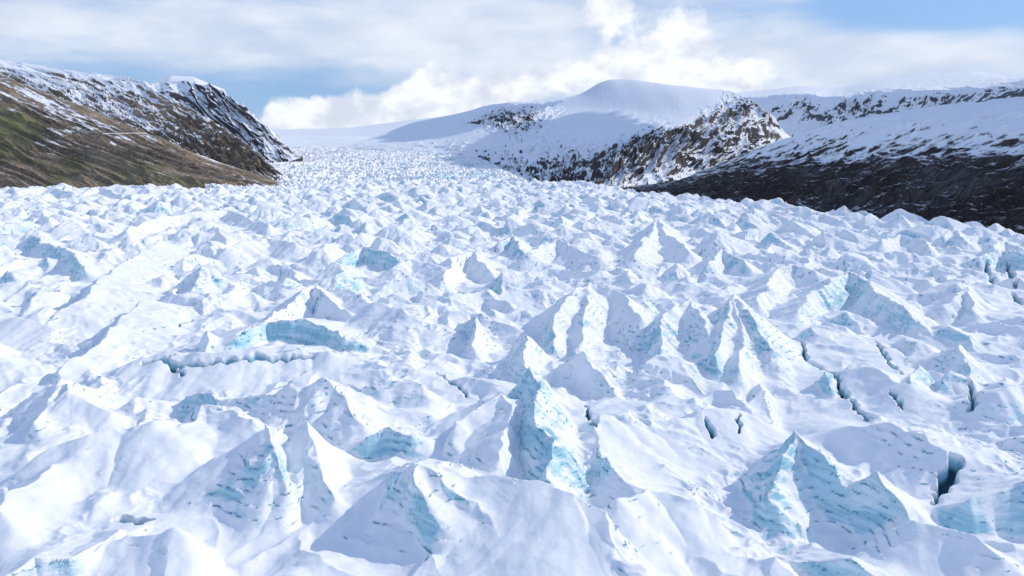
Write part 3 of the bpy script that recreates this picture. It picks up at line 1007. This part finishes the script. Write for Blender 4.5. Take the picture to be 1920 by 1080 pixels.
mountain('rocky_mountain', [
    [(250, 300, 2500, 0.84, 0, 0.512), (330, 300, 2500, 0.84, 0, 0.512), (420, 320, 2450, 0.84, 0, 0.512), (500, 318, 2400, 0.79, 0.15, 0.384), (545, 300, 2400, 0.31, 0.3, 0.112), (568, 296, 2450, 0.31, 0.2, 0.084)],
    [(260, 230, 2700, 0.84, 0, 0.576), (340, 230, 2680, 0.69, 0, 0.64), (420, 250, 2600, 0.79, 0, 0.704), (490, 270, 2520, 0.89, 0, 0.64), (535, 284, 2480, 0.31, 0.1, 0.168), (562, 291, 2500, 0.31, 0.1, 0.084)],
    [(270, 175, 2900, 1.04, 0, 0.32), (335, 172, 2850, 0.74, 0, 0.576), (405, 190, 2750, 0.64, 0, 0.768), (465, 220, 2650, 0.69, 0, 0.704), (518, 262, 2560, 0.52, 0, 0.196), (556, 288, 2540, 0.31, 0.1, 0.084)],
    [(280, 158, 3100, 1.39, 0, 0.128), (340, 153, 3000, 0.94, 0, 0.32), (395, 159, 2900, 0.84, 0, 0.384), (445, 190, 2760, 0.74, 0, 0.384), (505, 242, 2640, 0.74, 0, 0.14), (550, 285, 2590, 0.36, 0.1, 0.084)],
], MAT_ROCK, 'steep dark rocky mountain with snow in its gullies behind the brown shoulder', 30, 90, 31, 460, 320, 700, 500, shear=-0.5)

mountain('snow_cap', [
    [(265, 190, 3350, 1, 0, .1), (320, 185, 3300, 1, 0, .1), (375, 185, 3300, 1, 0, .1), (430, 200, 3300, 1, 0, .1)],
    [(272, 165, 3450, 1.1, 0, .1), (318, 152, 3420, 1.1, 0, .1), (370, 156, 3400, 1.1, 0, .1), (425, 178, 3400, 1.1, 0, .1)],
    [(280, 156, 3600, 1.2, 0, 0), (322, 142, 3600, 1.2, 0, 0), (360, 144, 3580, 1.2, 0, 0), (420, 168, 3560, 1.1, 0, 0)],
], MAT_RANGE, 'smooth white snow dome peeping over the dark rocky mountain', 10, 200, 33, 160, 90, 700, 400)

# centre: snow mountain with a cliff
mountain('snow_mountain', [
    [(640, 276, 3900, 1.07, 0, 0.2), (790, 290, 3300, 0.97, 0, 0.3), (880, 312, 2700, 0.57, 0, 0.4), (960, 350, 2100, 0.47, 0, 0.6), (1050, 360, 1950, 0.32, 0, 0.9), (1115, 362, 1900, 0.37, 0, 0.8), (1150, 358, 1950, 0.6, 0.1, 0.4), (1230, 352, 2150, 0.7, 0, 0.4), (1320, 340, 2350, 0.7, 0, 0.4), (1400, 325, 2600, 0.7, 0, 0.4), (1500, 300, 2900, 0.7, 0, 0.4)],
    [(660, 268, 4100, 1, 0, 0.12), (800, 272, 3600, 1.07, 0, 0.2), (890, 282, 3100, 0.72, 0, 0.4), (965, 312, 2500, 0.62, 0, 0.7), (1050, 318, 2250, 0.47, 0, 1), (1122, 312, 2120, 0.42, 0, 0.9), (1160, 312, 2120, 0.49, 0.3, 1.1), (1240, 305, 2300, 0.64, 0, 1.2), (1330, 295, 2480, 0.66, 0, 1.2), (1405, 285, 2700, 0.71, 0, 1), (1492, 272, 2980, 0.76, 0, 0.7)],
    [(680, 262, 4300, 1.2, 0, 0.12), (810, 258, 3900, 1.1, 0, 0.02), (900, 252, 3500, 0.87, 0, 0.02), (975, 270, 2950, 0.72, 0, 0.4), (1060, 276, 2650, 0.67, 0, 0.5), (1135, 275, 2450, 0.7, 0, 0.4), (1180, 275, 2350, 0.44, 0.1, 0.9), (1250, 258, 2460, 0.46, 0, 1.2), (1340, 238, 2640, 0.54, 0, 1.2), (1415, 236, 2820, 0.61, 0, 0.02), (1484, 258, 3040, 0.66, 0, 0.02)],
    [(720, 250, 4500, 1.2, 0, 0.02), (830, 240, 4200, 1.2, 0, 0.02), (915, 225, 3900, 0.49, 0, 0.9), (985, 226, 3500, 0.47, 0, 0.8), (1065, 240, 3150, 0.92, 0, 0.02), (1145, 248, 2850, 0.95, 0, 0.02), (1205, 245, 2620, 0.6, 0, 0.4), (1275, 232, 2680, 0.61, 0, 0.02), (1350, 212, 2820, 0.54, 0, 1), (1418, 205, 2980, 0.54, 0, 1.1), (1474, 250, 3140, 0.61, 0, 0.02)],
    [(760, 235, 4700, 1.2, 0, 0.02), (850, 224, 4500, 1.2, 0, 0.02), (925, 204, 4250, 0.77, 0, 0.5), (1000, 205, 3950, 0.55, 0, 0.6), (1075, 205, 3600, 1.1, 0, 0.02), (1150, 205, 3350, 1.1, 0, 0.02), (1220, 212, 3100, 1.1, 0, 0.02), (1285, 205, 3000, 1, 0, 0.02), (1345, 190, 3050, 0.75, 0, 0.02), (1398, 186, 3120, 0.56, 0, 0.7), (1462, 236, 3240, 0.66, 0, 0.02)],
    [(790, 228, 4900, 1.2, 0, 0.02), (870, 211, 4800, 1.2, 0, 0.02), (935, 194, 4600, 1.1, 0, 0.02), (1035, 189, 4350, 1, 0, 0.02), (1090, 176, 4150, 1.2, 0, 0.02), (1132, 150, 4000, 1.2, 0, 0.02), (1180, 148, 3850, 1.2, 0, 0.02), (1250, 158, 3600, 1.2, 0, 0.02), (1320, 166, 3450, 1.1, 0, 0.02), (1378, 173, 3350, 0.8, 0, 0.02), (1448, 218, 3380, 0.66, 0, 0.02)],
], MAT_CLIFF, 'broad snow-covered mountain with a rocky cliff band on its right flank', 26, 110, 41, 1000, 500, 1500, 700, shear=(1.0, -0.5))

mountain('snow_ridge', [
    [(250, 280, 5600, 1.2, 0, 0), (560, 275, 5600, 1.2, 0, 0), (680, 268, 5600, 1.2, 0, 0), (800, 262, 5600, 1.2, 0, 0), (950, 250, 5700, 1.2, 0, 0), (1150, 230, 5800, 1.2, 0, 0)],
    [(240, 255, 6400, 1.2, 0, 0), (540, 250, 6400, 1.2, 0, 0), (680, 244, 6400, 1.2, 0, 0), (800, 236, 6300, 1.2, 0, 0), (940, 215, 6200, 1.2, 0, 0), (1150, 200, 6200, 1.2, 0, 0)],
    [(200, 246, 7200, 1.2, 0, 0), (500, 243, 7200, 1.2, 0, 0), (660, 240, 7200, 1.2, 0, 0), (730, 230, 7100, 1.2, 0, 0), (870, 214, 6900, 1.2, 0, 0), (915, 195, 6800, 1.2, 0, 0), (1000, 192, 6800, 1.2, 0, 0), (1150, 185, 6700, 1.2, 0, 0)],
], MAT_RANGE, 'smooth pale snowfield rising to the far skyline behind the icefall', 10, 500, 43, 300, 140, 1500, 500)

# right: shaded range with a sunny cornice, and the dark moraine slope in front
mountain('snow_range', [
    [(1330, 300, 4700, 1.04, 0, 0.4), (1480, 290, 4600, 1.04, 0, 0.4), (1600, 280, 4500, 1.04, 0, 0.5), (1750, 260, 4400, 0.88, 0, 0.5), (1920, 250, 4300, 0.88, 0, 0.5), (2200, 240, 4200, 0.88, 0, 0.5)],
    [(1340, 240, 5000, 1.04, 0, 0.6), (1480, 235, 4900, 0.83, 0, 0.8), (1600, 225, 4800, 0.68, 0, 1), (1750, 210, 4700, 0.78, 0, 0.9), (1920, 195, 4600, 0.58, 0, 0.9), (2200, 180, 4400, 0.58, 0, 0.9)],
    [(1350, 195, 5250, 1, 0, 0.4), (1480, 190, 5100, 0.88, 0, 0.8), (1600, 185, 5000, 0.83, 0, 0.9), (1750, 170, 4900, 0.88, 0, 0.8), (1920, 168, 4750, 0.58, 0, 0.8), (2200, 140, 4600, 0.58, 0, 0.8)],
    [(1360, 180, 5450, 1.2, 0, 0.1), (1430, 178, 5400, 1.2, 0, 0.15), (1500, 174, 5300, 1.1, 0, 0.15), (1570, 181, 5300, 1.1, 0, 0.15), (1650, 166, 5200, 1.1, 0, 0.15), (1750, 164, 5150, 1.1, 0, 0.15), (1830, 164, 5050, 1, 0, 0.15), (1920, 150, 4950, 0.88, 0, 0.3), (2200, 120, 4800, 0.88, 0, 0.3)],
    [(1370, 177, 5900, 1.2, 0, 0), (1430, 170, 5900, 1.2, 0, 0), (1500, 162, 5900, 1.2, 0, 0), (1570, 165, 5900, 1.2, 0, 0), (1650, 151, 5900, 1.2, 0, 0), (1750, 139, 5900, 1.2, 0, 0), (1830, 133, 5900, 1.2, 0, 0), (1900, 146, 5800, 1.2, 0, 0), (2200, 110, 5600, 1.2, 0, 0)],
], MAT_RANGE, 'long shaded blue snow range with a sunlit cornice behind the dark moraine hill', 40, 170, 51, 700, 340, 2500, 700, shear=0.2)

mountain('moraine_hill', [
    [(1120, 368, 1180, 0.22, 0, 0.52), (1210, 368, 1090, 0.27, 0, 0.65), (1380, 384, 880, 0.22, 0, 0.78), (1560, 408, 710, 0.22, 0, 0.78), (1740, 430, 590, 0.27, 0, 0.78), (1930, 455, 500, 0.22, 0, 0.78), (2250, 520, 400, 0.22, 0, 0.78)],
    [(1122, 364, 1220, 0.22, 0, 0.52), (1225, 362, 1130, 0.22, 0, 0.78), (1390, 358, 920, 0.17, 0, 1.04), (1565, 364, 745, 0.25, 0, 1.3), (1745, 372, 625, 0.41, 0, 1), (1930, 385, 530, 0.27, 0, 1.3), (2250, 420, 430, 0.27, 0, 1.3)],
    [(1124, 361, 1260, 0.22, 0, 0.39), (1240, 356, 1170, 0.17, 0, 0.65), (1400, 330, 970, 0.27, 0, 0.78), (1570, 326, 785, 0.17, 0, 0.78), (1750, 320, 660, 0.25, 0, 0.78), (1930, 328, 565, 0.07, 0, 0.78), (2250, 340, 460, 0.17, 0, 0.78)],
    [(1126, 359, 1300, 0.22, 0, 0.39), (1250, 350, 1210, 0.27, 0, 0.52), (1410, 306, 1030, 0.41, 0, 0.5), (1575, 290, 850, 0.56, 0, 0.5), (1755, 285, 710, 0.52, 0, 0.5), (1930, 282, 610, 0.52, 0, 0.5), (2250, 280, 500, 0.35, 0, 0.65)],
    [(1128, 358, 1340, 0.22, 0, 0.26), (1262, 345, 1260, 0.27, 0, 0.39), (1415, 290, 1090, 0.61, 0, 0.35), (1575, 250, 920, 0.83, 0, 0.35), (1755, 232, 780, 0.91, 0, 0.35), (1930, 222, 680, 0.91, 0, 0.35), (2250, 210, 560, 0.85, 0, 0.3)],
    [(1130, 357, 1380, 0.22, 0, 0.13), (1270, 341, 1300, 0.27, 0, 0.26), (1420, 280, 1150, 0.66, 0, 0.2), (1575, 228, 1000, 1, 0, 0.2), (1755, 200, 870, 1.05, 0, 0.2), (1930, 182, 770, 1.05, 0, 0.2), (2250, 160, 640, 1.05, 0, 0.2)],
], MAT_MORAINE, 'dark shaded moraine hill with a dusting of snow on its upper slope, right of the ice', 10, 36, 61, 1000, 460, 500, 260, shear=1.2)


def build_path(hill):
    from mathutils.bvhtree import BVHTree
    n = len(hill.data.vertices)
    co = np.empty(n * 3, np.float32)
    hill.data.vertices.foreach_get('co', co)
    q = np.empty(len(hill.data.loops), np.int32)
    hill.data.loops.foreach_get('vertex_index', q)
    tree = BVHTree.FromPolygons(co.reshape(-1, 3).tolist(), q.reshape(-1, 4).tolist())
    m, b = new_mat('pale_gravel')
    tc = b.n.new('ShaderNodeTexCoord')
    k = b.noise(tc.outputs['Object'], 0.4, 4)
    principled(b, b.mix(k, (.62, .60, .57), (.80, .79, .77)), .9)
    pts = []
    for t in np.linspace(0, 1, 40):
        d = Vector(px_dir(192 + 86 * t, 251.0 - 1.2 * t)).normalized()
        h = tree.ray_cast(Vector((0, 0, CAM_H)), d)
        if h[0] is not None: pts.append((h[0], h[1]))
    V = []
    for p, nn_ in pts:
        up = Vector((0, 0, 1))
        side = (up - nn_ * up.dot(nn_)).normalized()
        for a, o_ in ((-1.7, -.4), (-1.7, .9), (1.7, .9), (1.7, -.4)):
            V.append(p + side * a + nn_ * o_)
    Q = []
    for i in range(len(pts) - 1):
        for k in range(4):
            Q.append((4 * i + k, 4 * i + (k + 1) % 4, 4 * i + 4 + (k + 1) % 4, 4 * i + 4 + k))
    o = mesh_obj('path', np.array([tuple(v) for v in V]), np.array(Q), m)
    tag(o, 'thin pale track cut level across the brown hillside', 'path', None, 'structure')


build_path(bpy.data.objects['hillside'])


# ------------------------------------------------------------------ ground to the horizon
def build_ground():
    m, b = new_mat('valley_snow')
    tc = b.n.new('ShaderNodeTexCoord')
    n = b.noise(tc.outputs['Object'], 0.01, 6, 0.6)
    principled(b, b.mix(b.ss(n, 0.4, 0.6), (0.30, 0.30, 0.32), (0.85, 0.87, 0.91)), 0.85, n, 0.4, 4.0, 0.2)
    v = np.linspace(-9000, 9000, 61)
    X, Y = np.meshgrid(v, v)
    Z = np.full_like(X, -45.0)
    P = np.stack([X, Y, Z], -1)
    o = mesh_obj('ground', P.reshape(-1, 3), grid_quads(61, 61), m)
    tag(o, 'snowy valley floor under and beyond the glacier', 'ground', None, 'structure')


build_ground()


# ------------------------------------------------------------------ clouds drifting above the right-hand side (they throw the shade on the hills)
def build_cloud(center, size, seed, rot=0.0):
    m = bpy.data.materials.get('cloud_white')
    if m is None:
        m, b = new_mat('cloud_white')
        out = b.n.new('ShaderNodeOutputMaterial')
        df = b.n.new('ShaderNodeBsdfDiffuse')
        df.inputs[0].default_value = (.95, .95, .96, 1)
        tr = b.n.new('ShaderNodeBsdfTransparent')
        mx = b.n.new('ShaderNodeMixShader')
        mx.inputs[0].default_value = 0.85
        b.l.new(tr.outputs[0], mx.inputs[1])
        b.l.new(df.outputs[0], mx.inputs[2])
        b.l.new(mx.outputs[0], out.inputs[0])
    ns = Noise(seed)
    nu, nv = 160, 80
    a = np.linspace(0, 2 * np.pi, nu + 1)
    e = np.linspace(-np.pi / 2, np.pi / 2, nv)
    A, E = np.meshgrid(a, e)
    ca, sa = np.cos(A) * np.cos(E), np.sin(A) * np.cos(E)
    rr = 1 + 0.42 * fbm(ns, ca * 1.6 + np.sin(E), sa * 1.6 - np.sin(E), 5, .55)
    x, y, z = ca * rr * size[0], sa * rr * size[1], np.sin(E) * rr * size[2]
    c, s_ = math.cos(rot), math.sin(rot)
    P = np.stack([center[0] + x * c - y * s_, center[1] + x * s_ + y * c, center[2] + z], -1)
    o = mesh_obj('cloud', P.reshape(-1, 3), grid_quads(*A.shape), m)
    tag(o, 'white cloud drifting above the hills on the sunny side', 'cloud', 'clouds over the hills', 'stuff')


def shade_at(px, py, d, height, size, seed, rot=0.0):
    g = at(px, py, d)
    t = (height - g[2]) / sdir.z
    build_cloud((g[0] + sdir.x * t, g[1] + sdir.y * t, height), size, seed, rot)


shade_at(985, 296, 2700, 1500, (210, 600, 90), 71, R(16))
shade_at(800, 264, 4150, 1650, (170, 520, 60), 74, R(38))
shade_at(1600, 232, 4650, 2000, (1250, 300, 80), 72, R(-14))
gx_, gy_, gh_ = 500.0, 830.0, 1150.0
build_cloud((gx_ + sdir.x * gh_ / sdir.z, gy_ + sdir.y * gh_ / sdir.z, gh_), (190, 480, 60), 73, R(15))


# ------------------------------------------------------------------ air: far slopes fade a little towards pale blue
def build_haze():
    m, b = new_mat('thin_air')
    out = b.n.new('ShaderNodeOutputMaterial')
    v = b.n.new('ShaderNodeVolumePrincipled')
    v.inputs['Color'].default_value = (0.80, 0.89, 1.0, 1)
    v.inputs['Density'].default_value = HAZE
    v.inputs['Anisotropy'].default_value = 0.0
    b.l.new(v.outputs[0], out.inputs['Volume'])
    x0, x1, y0, y1, z0, z1 = -9100, 9100, -9100, 9100, -46.2, 890
    co = np.array([(x, y, z) for z in (z0, z1) for y in (y0, y1) for x in (x0, x1)], float)
    q = np.array([(0, 2, 3, 1), (4, 5, 7, 6), (0, 1, 5, 4), (2, 6, 7, 3), (0, 4, 6, 2), (1, 3, 7, 5)])
    o = mesh_obj('haze', co, q, m)
    for p in o.data.polygons: p.use_smooth = False
    tag(o, 'thin cold blue air over the whole valley', 'haze', None, 'stuff')


HAZE = 0.00001
build_haze()
